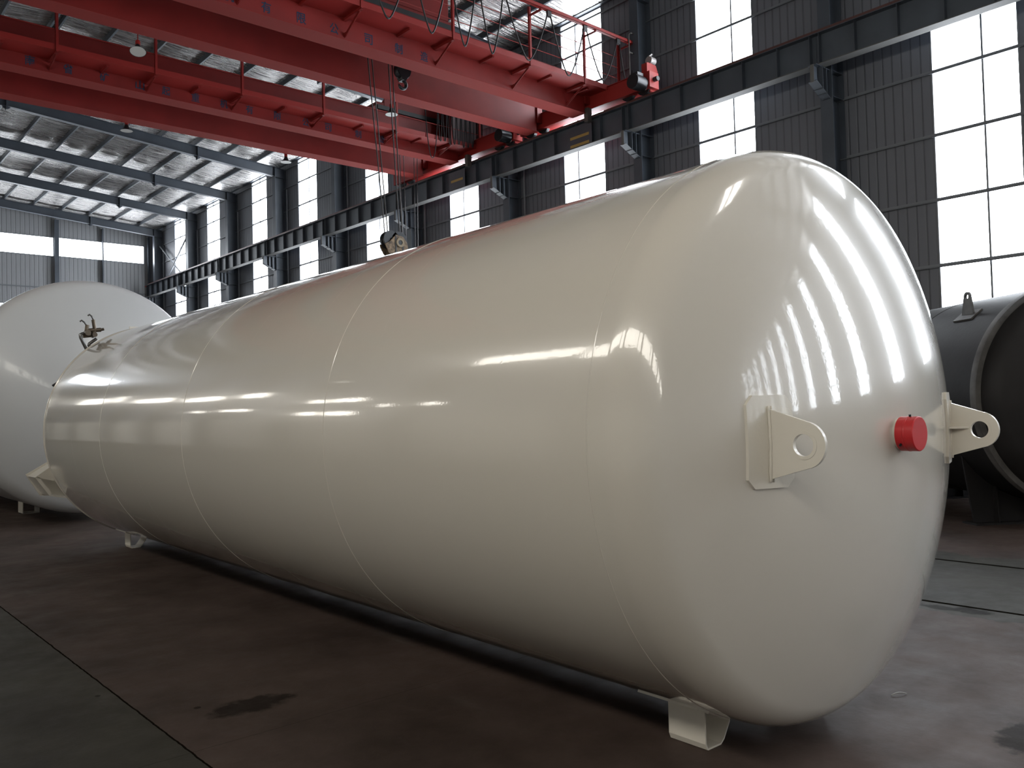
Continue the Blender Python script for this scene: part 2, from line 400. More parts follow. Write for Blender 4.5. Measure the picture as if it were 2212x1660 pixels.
for a, b in SKY:
    z0, z1 = ztop(a)+.26, ztop(b)+.26
    pn = MB().prism([(a-.15, SKYY[0]-.2, z0), (b+.15, SKYY[0]-.2, z1), (b+.15, SKYY[1]+.2, z1), (a-.15, SKYY[1]+.2, z0)], (0, 0, .03))
    nwin += 1; structure(pn.build('window_%d' % nwin, M['pane_sky']), 'roof light panel')

# ------------------------------------------------------------------ steel frame
def i_section_rafter(name, y, xa, xb, label):
    t = thing(name, label, 'roof beam', (xa, y, ztop(xa)-.25), 'roof rafters spanning the hall')
    def seg(x0, x1, lo, hi, y0, y1, mb):
        mb.prism([(x0, y0, ztop(x0)+lo), (x1, y0, ztop(x1)+lo), (x1, y0, ztop(x1)+hi), (x0, y0, ztop(x0)+hi)], (0, y1-y0, 0))
    segs = [(XL+.2, RIDGE), (RIDGE, XW-.25)]
    mb = MB()
    for a, b in segs: seg(a, b, -.46, -.015, y-.005, y+.005, mb)
    mb.build('web', M['steel'], t)
    for lo, hi in ((-.475, -.46), (-.015, 0)):
        mb = MB()
        for a, b in segs: seg(a, b, lo, hi, y-.12, y+.12, mb)
        mb.build('flange', M['steel'], t)
    for xs_ in (RIDGE, 15.5, 2*RIDGE-15.5):
        mb = MB(); z = ztop(xs_); mb.box(xs_-.02, xs_+.02, y-.13, y+.13, z-.62, z+.02)
        mb.prism([(xs_-.2, y-.006, z-.46), (xs_+.2, y-.006, z-.46), (xs_, y-.006, z-.62)], (0, .012, 0)); mb.build('splice_plate', M['steel'], t)
    return t
vis = [k for k, y in enumerate(cols_y) if y > 0]
names_r = {}
for k, y in enumerate(cols_y):
    if y > 0: lab = 'dark steel roof rafter, %s in line from the far end wall' % ORD[len(cols_y)-1-k]
    else: lab = 'dark steel roof rafter behind the camera, %s from the near end wall' % ORD[k]
    i_section_rafter('roof_rafter', y, XL, XW, lab)

pur = [p for p in px[:-1]][1:]
for i, x in enumerate(sorted(pur)):
    side = 'right' if x > RIDGE else 'left'
    k = ([p for p in sorted(pur, reverse=True) if p > RIDGE].index(x) if x > RIDGE else [p for p in sorted(pur) if p < RIDGE].index(x))
    mb = MB(); z = ztop(x)
    for y0, y1 in ((-40, 0), (0, 30), (30, YF)):
        mb.prism([(x-.035, y0, z), (x-.03, y0, z+.0), (x-.03, y0, z+.19), (x+.035, y0, z+.19), (x+.035, y0, z+.195), (x-.035, y0, z+.195)], (0, y1-y0, 0))
        mb.prism([(x-.035, y0, z), (x+.035, y0, z), (x+.035, y0, z+.006), (x-.035, y0, z+.006)], (0, y1-y0, 0))
    o = mb.build('roof_purlin', M['steel'], loc=(x, 0, z)); tag(o, 'thin steel roof purlin under the foil, %s up from the %s wall' % (ORD[k], side), 'purlin', 'purlins under the foil ceiling')

# columns with corbels on the right wall
def column(y, side, label):
    s = 1 if side == 'right' else -1; xw = XW if s > 0 else XL
    def X(d): return xw-s*d
    t = thing('steel_column', label, 'column', (X(.3), y, 0), 'columns along the %s wall' % side)
    zt_ = ztop(19.4)-.02
    def bx(mb, a, b, *r): return mb.box(min(a, b), max(a, b), *r)
    mb = MB(); bx(mb, X(.6), X(.585), y-.16, y+.16, 0, zt_); mb.build('flange', M['steel'], t)
    mb = MB(); bx(mb, X(.03), X(.015), y-.16, y+.16, 0, zt_); mb.build('flange', M['steel'], t)
    mb = MB(); bx(mb, X(.585), X(.03), y-.008, y+.008, 0, zt_)
    for z in (zt_-.5, 9.84, 9.2): bx(mb, X(.585), X(.03), y-.15, y+.15, z, z+.015)
    mb.build('web', M['steel'], t)
    # corbel carrying the runway beam
    mb = MB()
    mb.prism([(X(.6), y-.008, 9.15), (X(1.22), y-.008, 9.45), (X(1.22), y-.008, 9.845), (X(.6), y-.008, 9.845)], (0, .016, 0))
    mb.prism([(X(.6), y-.11, 9.14), (X(1.24), y-.11, 9.44), (X(1.24), y-.11, 9.455), (X(.6), y-.11, 9.155)], (0, .22, 0))
    bx(mb, X(.6), X(1.24), y-.11, y+.11, 9.83, 9.845)
    bx(mb, X(.98), X(.965), y-.13, y+.13, 9.3, 9.84); bx(mb, X(.80), X(.785), y-.13, y+.13, 9.22, 9.84)
    mb.build('corbel', M['steel'], t)
    mb = MB(); bx(mb, X(1.255), X(1.24), y-.05, y+.05, 9.42, 9.845); o = mb.build('end_plate', M['flange'], t)
    if s > 0:
        mb = MB(); mb.cyl((X(.66), y-.19, 0.0), (X(.66), y-.19, .02), .03)
    # conduit beside the column
    if y > 20 and s > 0:
        mb = MB(); mb.cyl((XW-.10, y-.42, 0), (XW-.10, y-.42, 13.3), .035, 8); mb.build('drain_pipe', M['steel2'], t)
    return t
for k, y in enumerate(cols_y):
    if y < -20 and k % 2: continue
    if y < -20: continue
    if y > 0: column(y, 'right', 'dark steel column with corbel on the right wall, %s from the far end' % ORD[len(cols_y)-1-k])
    else: column(y, 'right', 'dark steel column with corbel on the right wall behind the camera, %s from the near end' % ORD[k])
    column(y, 'left', 'dark steel column on the left wall, %s from the far end' % ORD[len(cols_y)-1-k])

# girts (horizontal wall rails)
for gi, z in enumerate((1.9, 3.4, 4.8, 6.3, 7.78, 9.24, 10.75, 12.24, 13.42, 14.38)):
    mb = MB(); y0 = -20
    mb.box(XW-.07, XW-.012, y0, YF, z-.04, z-.032).box(XW-.02, XW-.012, y0, YF, z-.04, z+.04).box(XW-.07, XW-.064, y0, YF, z-.05, z-.022)
    o = mb.build('wall_girt', M['steel2'], loc=(XW-.04, 0, z)); tag(o, 'thin horizontal steel rail along the right wall, %s from the floor' % ORD[gi], 'wall rail', 'horizontal rails on the right wall')
o = MB().box(XW-.16, XW-.01, -20, YF, 14.60, 14.78).build('eaves_beam', M['steel'], loc=(XW-.1, 0, 14.7)); tag(o, 'dark eaves beam along the top of the right wall', 'beam')
# far end wall: posts and rails
for i, (x, wd) in enumerate(((13.74, .26), (2.0, .26), (16.47, .08), (19.35, .10), (8.9, .08))):
    t = thing('end_wall_post', 'steel post on the far end wall, %s' % ['wide one between the two high windows', 'wide one at the left', 'slim one below the window seam', 'slim one near the right corner', 'slim one at the far left'][i], 'post', (x, YF-.2, 0), 'posts on the far end wall')
    MB().box(x-wd/2, x+wd/2, YF-.30, YF-.285, 0, ztop(x)-.4).build('flange', M['steel'], t)
    MB().box(x-.008, x+.008, YF-.285, YF-.01, 0, ztop(x)-.4).build('web', M['steel'], t)
for i, z in enumerate((2.2, 5.0, 7.9, 10.2)):
    o = MB().box(XL, XW, YF-.06, YF-.01, z-.03, z+.03).build('wall_girt', M['steel2'], loc=(7, YF-.03, z)); tag(o, 'horizontal steel rail on the far end wall, %s from the floor' % ORD[i], 'wall rail', 'rails on the far end wall')
# cross bracing in the last bay
t = thing('cross_brace', 'crossed steel pipe brace beside the farthest window on the right wall', 'brace', (19.75, 55, 10.9))
for a, b in (((19.75, 57.7, 13.3), (19.75, 53.2, 10.55)), ((19.75, 53.0, 13.05), (19.75, 57.0, 10.6))):
    MB().cyl(a, b, .05, 10).build('brace_pipe', M['steel2'], t)
MB().cyl((19.72, 55.1, 11.7), (19.78, 55.1, 11.7), .14, 12).build('center_plate', M['steel'], t)

# crane runway beams
XR = 19.02
def runway(x0, label, grp, first_y, last_y, side=1):
    ys = [y for y in cols_y if first_y-1 < y < last_y+1]
    out = []
    for i, (a, b) in enumerate(zip(ys[:-1], ys[1:])):
        t = thing('runway_beam', label(i, len(ys)-1), 'beam', (x0, a, 9.85), grp)
        MB().box(x0-.006, x0+.006, a+.005, b-.005, 9.87, 10.6).build('web', M['steel'], t)
        MB().box(x0-.15, x0+.15, a+.005, b-.005, 9.85, 9.87).build('bottom_flange', M['flange'], t)
        MB().box(x0-.17, x0+.17, a+.005, b-.005, 10.6, 10.62).build('top_flange', M['steel'], t)
        MB().box(x0-.035, x0+.035, a, b, 10.62, 10.74).build('rail', M['rail'], t)
        for q in (.12, 1.0, 2.0, 2.98, 3.98, 4.97, 5.85):
            for sd in (-1, 1):
                MB().box(min(x0+sd*.006, x0+sd*.14), max(x0+sd*.006, x0+sd*.14), a+q-.006, a+q+.006, 9.87, 10.6).build('stiffener', M['steel'], t)
        out.append(t)
    return out
runway(XR, lambda i, n: 'dark steel crane runway beam on the right wall, %s span from the far end' % ORD[n-1-i], 'crane runway beams on the right wall', -2, 58)
RB = [o for o in C.objects if o.name.startswith('runway_beam') and o.parent is None]
for yy0, yy1, zs in ((17.55, 18.35, (9.885, 10.135)), (23.8, 24.5, (10.14,))):
    for o in RB:
        if o.location.y < yy0 < o.location.y+PITCH:
            PL = MB().box(XR-.155, XR-.147, yy0-.12, yy1+.12, 9.872, 10.52).build('cover_plate', M['steel'], o)
            for zz in zs: MB().box(XR-.158, XR-.155, yy0, yy1, zz, zz+.085).build('yellow_stripe', M['yellow'], PL)
runway(2*RIDGE-XR, lambda i, n: 'dark steel crane runway beam on the left wall, %s span from the far end' % ORD[n-1-i], 'crane runway beams on the left wall', -2, 58)
o = MB().box(XR-.05, XR+.05, 53.4, 58.4, 10.62, 10.66).build('trim_1', M['red2']); o['kind'] = 'structure'

# ------------------------------------------------------------------ cranes
def text_mesh(chars, m, parent, y, z0, z1, name='painted_character'):
    """painted characters standing on the face y=const, facing -y; each its own mesh"""
    for ch, xc in chars:
        mb = MB()
        cu = bpy.data.curves.new('tmp', 'FONT'); cu.body = ch; cu.extrude = .002; cu.resolution_u = 2; cu.offset = .012
        ob = bpy.data.objects.new('tmp', cu); C.objects.link(ob)
        dg = bpy.context.evaluated_depsgraph_get(); me = bpy.data.meshes.new_from_object(ob.evaluated_get(dg))
        vs = [v.co.copy() for v in me.vertices]
        if vs:
            x0, x1 = min(v.x for v in vs), max(v.x for v in vs); b0, b1 = min(v.y for v in vs), max(v.y for v in vs)
            k = (z1-z0)/max(b1-b0, .1); kx = .23/max(x1-x0, .1)
            mb.add([(xc+(v.x-(x0+x1)/2)*kx, y-.004-v.z, z0+(v.y-b0)*k) for v in vs], [tuple(p.vertices) for p in me.polygons])
        bpy.data.objects.remove(ob); bpy.data.curves.remove(cu); bpy.data.meshes.remove(me)
        o = mb.build(name, m, parent)
    return o

def crane(tag_, y1, y1b, y2, y2b, zt_, zw, letters, brx, trolley_x, label, festoon):
    """y1..y1b near girder flange edges, y2..y2b far girder; zt_ near girder top; zw walkway level"""
    ZB = 10.7; XA, XB = 2*RIDGE-18.62, 18.62
    T = thing('overhead_crane', label, 'crane', ((XA+XB)/2, (y1+y2b)/2, ZB), 'red double girder bridge cranes')
    for nm, a, b, top in (('near_girder', y1, y1b, zt_), ('far_girder', y2, y2b, zt_)):
        g = MB(); g.prism([(XA, a+.05, ZB+.012), (XA+.3, a+.05, ZB+.012), (XB, a+.05, ZB+.012), (XB, a+.05, top), (XA, a+.05, top)], (0, b-a-.10, 0))
        G = g.build(nm, M['red'], T)
        MB().box(XA, XB, a, b, ZB-.002, ZB+.012).build('bottom_flange', M['redf'], G)
        MB().box(XA, XB, a-.01, b+.01, top, top+.014).build('top_flange', M['red'], G)
        if nm == 'near_girder': text_mesh(letters, M['blue'], G, y1+.05, 10.79, 11.04)
    # trolley rails on the girders
    for yy in (y1b-.1, y2+.1): MB().box(XA+.3, XB-.3, yy-.03, yy+.03, zt_+.014, zt_+.08).build('trolley_rail', M['rail'], T)
    # walkway on the near side
    yt = y1-.72
    MB().box(XA+.2, 19.0, yt, y1+.04, zw, zw+.012).build('walkway', M['red2'], T)
    MB().box(XA+.2, 19.15, yt-.012, yt, zw-.02, zw+.13).build('kick_plate', M['red2'], T)
    for x in brx:
        b = MB(); b.box(x-.04, x+.04, yt-.01, y1+.04, zw-.09, zw-.078); b.box(x-.005, x+.005, yt-.01, y1+.04, zw-.08, zw)
        b.beam((x, yt+.08, zw-.08), (x, y1+.05, 10.80), .06, .008, (1, 0, 0)); b.beam((x, yt+.08, zw-.08), (x, y1+.05, 10.80), .008, .06, (1, 0, 0))
        b.prism([(x-.012, y1+.05, 10.76), (x-.012, y1+.05, 10.88), (x-.012, y1-.10, 10.90)], (.024, 0, 0))
        b.build('walkway_bracket', M['red'], T)
        if x < 19.4:
            m_ = x-1.15; MB().box(m_-.03, m_+.03, y1-.5, y1+.05, zw-.06, zw).build('floor_stiffener', M['red'], T)
        h = zt_+1.02 if tag_ == 'A' else zt_+.55
        p = MB(); p.box(x-.035, x+.035, yt-.03, yt-.022, zw-.05, h).box(x-.035, x-.027, yt-.03, yt+.03, zw-.05, h); p.build('handrail_post', M['red2'], T)
    for dz in (.45, .78, 1.1) if tag_ == 'A' else (.5, ):
        MB().cyl((XA+.4, yt, zw+dz), (19.3, yt, zw+dz), .011, 6).build('handrail', M['red2'], T)
    # end carriages and wheels
    ya, yb = festoon['carriage']
    for s in (1, -1):
        xc = XR if s > 0 else 2*RIDGE-XR
        e = MB(); e.box(xc-.2, xc+.2, ya, yb, 10.86, 11.32); e.box(xc-.24, xc+.24, ya+.5, yb-.5, 11.32, 11.34)
        E_ = e.build('end_carriage', M['red2'], T)
        for yy in (ya+.35, ya+.95, yb-.95, yb-.35):
            MB().cyl((xc-.06, yy, 10.985), (xc+.06, yy, 10.985), .245, 24).build('wheel', M['dkmetal'], E_)
        for yy, dd in ((ya, -.14), (yb, .14)):
            MB().cyl((xc, yy, 11.1), (xc, yy+dd, 11.1), .07, 12).build('buffer', M['black'], E_)
    # girder seats
    for yy0, yy1 in ((y1, y1b), (y2, y2b)):
        for s in (1, -1):
            a, b = (XB, XR-.19) if s > 0 else (2*RIDGE-XR+.19, XA)
            MB().box(a, b, yy0, yy1, 11.0, zt_-.1).build('girder_seat', M['red'], T)
    # drive unit at the near end of the right carriage
    yd = ya+.25
    D = MB(); D.cyl((18.36, yd, 10.98), (18.80, yd, 10.98), .21, 24); D.box(18.45, 18.7, yd-.12, yd+.12, 11.16, 11.24)
    D.build('drive_motor', M['dkmetal'], T, smooth='auto')
    MB().cyl((18.80, yd, 10.98), (18.86, yd, 10.98), .17, 20).build('motor_cover', M['light'], T)
    D = MB(); D.prism([(18.90, yd-.1, 11.22), (19.02, yd-.1, 11.15), (19.3, yd-.1, 11.05), (19.3, yd-.1, 10.95), (19.34, yd-.1, 10.95), (19.35, yd-.1, 11.25), (19.38, yd-.1, 11.45), (19.3, yd-.1, 11.62), (18.90, yd-.1, 11.62)], (0, .2, 0))
    D.build('gearbox', M['red2'], T)
    MB().box(19.0, 19.36, yd-.12, yd-.04, 10.80, 10.86).build('rail_sweeper', M['red2'], T)
    MB().cyl((19.1, yd, 11.76), (19.32, yd, 11.76), .12, 20).build('brake_drum', M['grey'], T)
    MB().box(19.0, 19.2, yd-.06, yd+.06, 11.6, 11.66).build('brake_bracket', M['red2'], T)
    MB().cyl((19.12, yd, 11.86), (19.26, yd, 11.97), .03, 8).build('brake_lever', M['grey'], T)
    '''# guard plate hanging beside the runway with two faded yellow stripes
    gy0, gy1 = festoon['guard']
    MB().box(18.60, 18.615, gy0, gy1, 9.62, 10.70).build('rail_guard_plate', M['steel'], T)
    for z in festoon['stripes']:
        MB().prism([(18.592, gy0+.06, z), (18.592, gy1-.06, z), (18.592, gy1-.06, z+.09), (18.592, gy0+.06, z+.09)], (.008, 0, 0)).build('yellow_stripe', M['yellow'], T)
    MB().box(18.57, 18.66, gy0-.16, gy0-.06, 10.1, 10.95).build('current_collector_arm', M['light'], T)
    '''
    # trolley
    MB().box(18.62, 18.80, festoon['carriage'][0]+2.25, festoon['carriage'][0]+2.4, 10.45, 10.86).build('cable_box', M['rust2'], T)
    tx = trolley_x; R_ = MB(); R_.box(tx-2.6, tx+.9, y1b-.22, y2+.22, zt_+.30, zt_+.42)
    TR = R_.build('trolley', M['red'], T)
    MB().box(tx-2.6, tx+.9, y1b-.30, y1b-.22, zt_+.16, zt_+.30).build('trolley_sill', M['black'], TR)
    MB().box(tx-2.3, tx+(.8 if tag_ == 'A' else 1.25), y1b-.24, y1b-.2, zt_+(.42 if tag_ == 'A' else .02), zt_+(1.3 if tag_ == 'A' else 1.7)).build('side_panel', M['red'], TR)
    MB().cyl((tx-1.6, (y1b+y2)/2-.0, zt_+.72), (tx+.1, (y1b+y2)/2, zt_+.72), .3, 24).build('hoist_drum', M['red2'], TR)
    for xx in (tx-2.3, tx+.6):
        for yy in (y1b-.1, y2+.1): MB().cyl((xx, yy-.05, zt_+.25), (xx, yy+.05, zt_+.25), .17, 20).build('trolley_wheel', M['dkmetal'], TR)
    if tag_ == 'A':
        # festoon rail on the handrail posts with hanging cable loops
        yr = 16.22
        f_ = MB(); f_.box(7.6, 19.72, yr-.05, yr+.05, 12.60, 12.61).box(7.6, 19.72, yr-.05, yr-.044, 12.60, 12.70).box(7.6, 19.72, yr+.044, yr+.05, 12.60, 12.70).box(7.6, 19.72, yr-.05, yr+.05, 12.69, 12.70)
        f_.build('festoon_rail', M['red2'], T)
        for x in brx:
            if x > 7.5 and x < 19.5: MB().box(x-.02, x+.02, yr, yt+.0, 12.55, 12.60).build('rail_arm', M['red'], T)
        f_ = MB(); f_.tube([(19.2, yr-.08, 12.3), (19.2, yr-.08, 12.82), (19.3, yr-.08, 12.9), (19.6, yr-.08, 12.88), (19.7, yr-.08, 12.8)], .02, 6)
        f_.tube([(19.2, yr-.08, 12.3), (19.7, yr-.08, 12.28)], .02, 6); f_.tube([(19.2, yr-.08, 12.3), (19.2, yr-.08, 11.3)], .02, 6); f_.build('rail_end_loop', M['rust2'], T)
        xs_ = [10.1, 11.35, 12.52, 13.5, 14.32, 15.94, 17.35, 18.82]; k = 16.22/16.6
        car = [10.1, 11.45, 12.58, 13.48, 14.38, 15.98, 17.4, 18.8, 19.6]
        low = [10.9, 10.9, 10.85, 10.9, 11.05, 11.0, 11.2, 11.15]
        for i, (a, b) in enumerate(zip(car[:-1], car[1:])):
            pts = []
            for q in range(17):
                u = q/16; uu = 2*u-1; zz = low[i]+(12.52-low[i])*(abs(uu)**2.6)
                pts.append((a+.05+(b-a-.1)*(u+.10*sin(2*pi*u)), yr+.0, zz))
            MB().tube(pts, .020, 6).build('festoon_cable', M['black'], T, smooth=True)
        for x in car:
            MB().box(x-.07, x+.07, yr-.035, yr+.035, 12.45, 12.60).build('cable_carrier', M['black'], T)
    else:
        yr = y1-1.0
        cb = MB(); cb.box(17.75, 19.25, y1-.62, y1-.12, zw+.012, zw+1.55); cb.build('control_cabinet', M['rust2b'], T, bevel=.02)
        MB().box(13.0, 19.2, yt-.04, yt+.0, zt_+.28, zt_+.34).build('festoon_rail', M['black'], T)
        for i in range(9):
            a = 16.95+.2*i if i else 16.6; wd = .17 if i else .55; lo = (10.95 if i else 10.35)+.04*(i % 3)
            pts = [(a+wd*q/10, yt-.05, lo+(12.15-lo)*abs(2*q/10-1)**2.4) for q in range(11)]
            MB().tube(pts, .016, 6).build('festoon_cable', M['black'], T, smooth=True)
    return T
TXT = '河南省矿山起重机有限公司制造'
lxA = [8.37, 9.23, 10.08, 11.02, 11.90, 12.68]; lxA = [8.37-.86*k for k in range(8, 0, -1)]+lxA
lxB = [4.15, 4.98, 5.86, 6.74, 7.65, 8.35, 9.17, 10.0, 10.78, 11.68, 12.62, 13.40, 14.50, 15.42]
A = crane('A', 17.42, 17.98, 19.55, 20.08, 11.80, 11.25, list(zip(TXT, lxA)), [7.7-2.65*k for k in range(4, 0, -1)]+[7.7, 10.36, 13.04, 15.70, 17.85, 19.35], 12.9,
          'red overhead travelling crane with blue lettering and hanging cables, nearer to the camera', dict(carriage=(15.1, 20.62), guard=(17.28, 18.12), stripes=(9.70, 10.03)))
B = crane('B', 23.68, 24.22, 25.87, 26.42, 11.86, 11.05, list(zip(TXT, lxB)), [5.4-2.45*k for k in range(3, 0, -1)]+[5.42, 7.82, 10.23, 12.83, 15.5, 17.75, 19.0], 18.0,
          'red overhead travelling crane with blue lettering, farther from the camera', dict(carriage=(20.95, 28.2), guard=(23.4, 24.15), stripes=(9.70, 10.03)))

# ------------------------------------------------------------------ hoist blocks and ropes
t = thing('hook_block', 'tan and black mottled pulley block hanging just above the big white tank', 'pulley block', (12.46, 18.72, 6.2))
cx, cy, cz = 12.46, 18.72, 6.22
TAN = mat('mottled_tan_paint', (.17, .115, .065), .6, var=(13, .8))
for dy in (-.13, .13):
    mb = MB(); pr = [(-.02, .26), (.20, .22), (.33, .06), (.35, -.06), (.26, -.26), (.10, -.36), (-.14, -.36), (-.26, -.24), (-.37, -.02), (-.22, .06)]
    mb.prism([(cx+a, cy+dy-.015, cz+b) for a, b in pr], (0, .03, 0)); mb.build('side_plate', TAN, t, bevel=.01)
for dx, dz in ((-.13, .12), (.12, .12)):
    for dy in (-.06, .06):
        MB().lathe([(.05, -.035), (.24, -.035), (.21, -.012), (.21, .012), (.24, .035), (.05, .035)], (cx+dx, cy+dy, cz+dz), (0, 1, 0), 28, closed=True).build('sheave', M['dkmetal'], t, smooth='auto')
MB().lathe([(.065, -.02), (.12, -.02), (.13, 0), (.12, .03), (.065, .03)], (cx+.09, cy-.16, cz+.05), (0, 1, 0), 24, closed=True).build('bearing_ring', mat('tan_ring_paint', (.26, .20, .12), .5), t)
MB().cyl((cx+.09, cy-.15, cz+.05), (cx+.09, cy-.165, cz+.05), .066, 20).build('hole_shade_disc', M['dkmetal'], t)  # dark disc in place of the shaded hole inside the ring
MB().box(cx-.055, cx-.02, cy-.155, cy-.14, cz-.33, cz+.24).build('gap_shade_strip', M['dkmetal'], t)  # dark strips laid on the block as shade of a vertical gap
MB().box(cx+.16, cx+.20, cy-.155, cy-.14, cz-.30, cz-.02).build('gap_shade_strip', M['dkmetal'], t)
MB().cyl((cx, cy, cz-.34), (cx, cy, cz-.50), .07).build('shank', M['dkmetal'], t)
def hook_pts(x, y, z, r):
    P = [(x, y, z)]+[(x+r*1.0*sin(a), y, z-r*1.15+r*cos(a)) for a in [rad(q) for q in range(0, 275, 15)]]
    return P
hp = hook_pts(cx, cy, cz-.42, .17); MB().tube(hp, .06, 12, radii=[.05]*3+[.065]*(len(hp)-7)+[.05, .04, .03, .015]).build('hook', M['dkmetal'], t, smooth=True)
for (xa, xb, yy) in ((11.64, 12.16, -.05), (11.84, 12.32, .05), (12.32, 12.62, -.05), (12.51, 12.78, .05)):
    MB().cyl((xa, cy+yy, 12.2), (xb, cy+yy, 6.35), .016, 6).build('hoist_rope', M['rope'], t)
t = thing('auxiliary_hook', 'small black hook block tucked under the nearer red crane', 'hook', (12.87, 18.75, 10.6))
cx, cy, cz = 12.87, 18.75, 10.98
MB().lathe([(.0, -.10), (.22, -.10), (.24, -.04), (.24, .04), (.22, .10), (.0, .10)], (cx, cy, cz+.02), (0, 1, 0), 28).build('sheave_housing', M['dkmetal'], t, smooth='auto')
MB().prism([(cx-.2, cy-.11, cz-.02), (cx+.2, cy-.11, cz-.02), (cx+.05, cy-.11, cz-.26), (cx-.05, cy-.11, cz-.26)], (0, .22, 0)).build('yoke', M['dkmetal'], t)
hp = hook_pts(cx, cy, cz-.22, .115); MB().tube(hp, .045, 12, radii=[.03]*2+[.045]*(len(hp)-5)+[.035, .025, .012]).build('hook', M['dkmetal'], t, smooth=True)
for dx in (-.2, .2): MB().cyl((cx+dx, cy, cz+.05), (cx+dx*.6, cy, 12.2), .012, 6).build('hoist_rope', M['rope'], t)
t = thing('hoist_ropes', 'four thin hoist ropes hanging from the farther red crane behind the white tank', 'rope', (18.0, 25.0, 5.5))
for x in (16.95, 17.12, 17.6, 17.75): MB().cyl((x, 25.0, 12.3), (x+(17.35-x)*.35, 25.0, 4.4), .013, 6).build('hoist_rope', M['rope'], t)
MB().lathe([(.0, -.12), (.32, -.12), (.34, 0), (.32, .12), (.0, .12)], (17.35, 25.0, 4.3), (0, 1, 0), 24).build('pulley_block', M['dkmetal'], t)

# ------------------------------------------------------------------ crane lamps
def lamp(x, y, z, label, ztop_):
    t = thing('crane_lamp', label, 'lamp', (x, y, z), 'bell lamps hanging under the cranes')
    MB().lathe([(.045, .20), (.06, .16), (.075, .12), (.10, .07), (.17, .01), (.185, 0), (.178, 0), (.165, .012), (.09, .075), (.0, .09)], (x, y, z), (0, 0, 1), 32).build('lamp_shade', M['dkmetal'], t, smooth='auto')
    MB().lathe([(.0, .002), (.172, .002), (.172, .008), (.0, .008)], (x, y, z), (0, 0, 1), 32).build('diffuser', M['white'], t)
    MB().cyl((x, y, z+.19), (x, y, z+.30), .055, 16).build('lamp_socket', M['red2'], t)
    MB().cyl((x, y, z+.29), (x, y, ztop_), .012, 8).build('lamp_stem', M['red2'], t)
    MB().box(x-.02, x+.02, y-(.34 if y < 22 else .42), y+.02, ztop_, ztop_+.03).build('lamp_arm', M['red2'], t)
    return t
L1_ = lamp(6.51, 20.3, 10.38, 'bell lamp with grey face hanging under the nearer crane, at the upper left', 10.95)
L1_.rotation_mode = 'QUATERNION'; L1_.rotation_quaternion = Matrix.Rotation(rad(19), 4, Vector((0, 0, -1)).cross(Vector((-.3, -.95, 0))).normalized()).to_quaternion()
lamp(13.53, 20.3, 10.38, 'bell lamp hanging under the nearer crane, close to the hoist ropes', 10.95)
lamp(8.2, 26.7, 10.55, 'bell lamp hanging under the farther crane at the left, in front of the foil roof', 10.95)
lamp(13.42, 26.7, 10.50, 'bell lamp hanging under the farther crane beside the end of the rafter', 10.95)

# ------------------------------------------------------------------ tanks
def head_profile(R, Rc, rk, n=22):
    a = asin((R-rk)/(Rc-rk)); h = Rc-(Rc-rk)*cos(a); P = []
    for k in range(n+1):
        u = a*k/n; P.append((Rc*sin(u), h-Rc*(1-cos(u))))
    for k in range(1, n+1):
        t = pi/2-a; q = t-t*k/n; P.append(((R-rk)+rk*cos(q), rk*sin(q)))
    return P, h
def torus_ring(o, ax, R, r, n=160):
    return MB().lathe([(R-r*.5, -r*1.6), (R+r*.6, -r*.8), (R+r, 0), (R+r*.6, r*.8), (R-r*.5, r*1.6)], o, ax, n)

TR, TZ = 1.522, 1.628; TY = .01445
AX = Vector((sin(TY), cos(TY), 0)); SX = Vector((cos(TY), -sin(TY), 0)); TO = Vector((4.1665, 0, TZ))
def TP(s, a, z): return TO+SX*s+AX*a+Vector((0, 0, z))
T1 = thing('storage_tank', 'huge glossy cream white cylindrical tank lying across the foreground', 'tank', tuple(TP(0, 7.6, -TZ)))
Y0, Y1 = 2.449, 12.865
P, HD = head_profile(TR, 2.965, .26)
prof = [(0, Y0-HD)]+[(r, Y0-z) for r, z in P[1:]]
prof += [(TR, Y0+(Y1-Y0)*k/24) for k in range(1, 25)]
prof += [(r, Y1+z) for r, z in reversed(P[1:])][1:]+[(0, Y1+HD)]
BODY = MB().lathe(prof, TO, AX, 192).build('tank_body', M['tank'], T1, smooth=True)
for y in (2.54, 4.938, 7.555, 10.153):
    torus_ring(TO+AX*y, AX, TR, .003).build('weld_seam', M['tank'], T1, smooth=True)
for y in (4.42, 5.42, 6.5, 9.0, 11.4): torus_ring(TO+AX*y, AX, TR-.0020, .0024).build('shell_ring', M['tank'], T1, smooth=True)
torus_ring(TO+AX*Y1, AX, TR, .011).build('rim_band', M['tank'], T1, smooth=True)

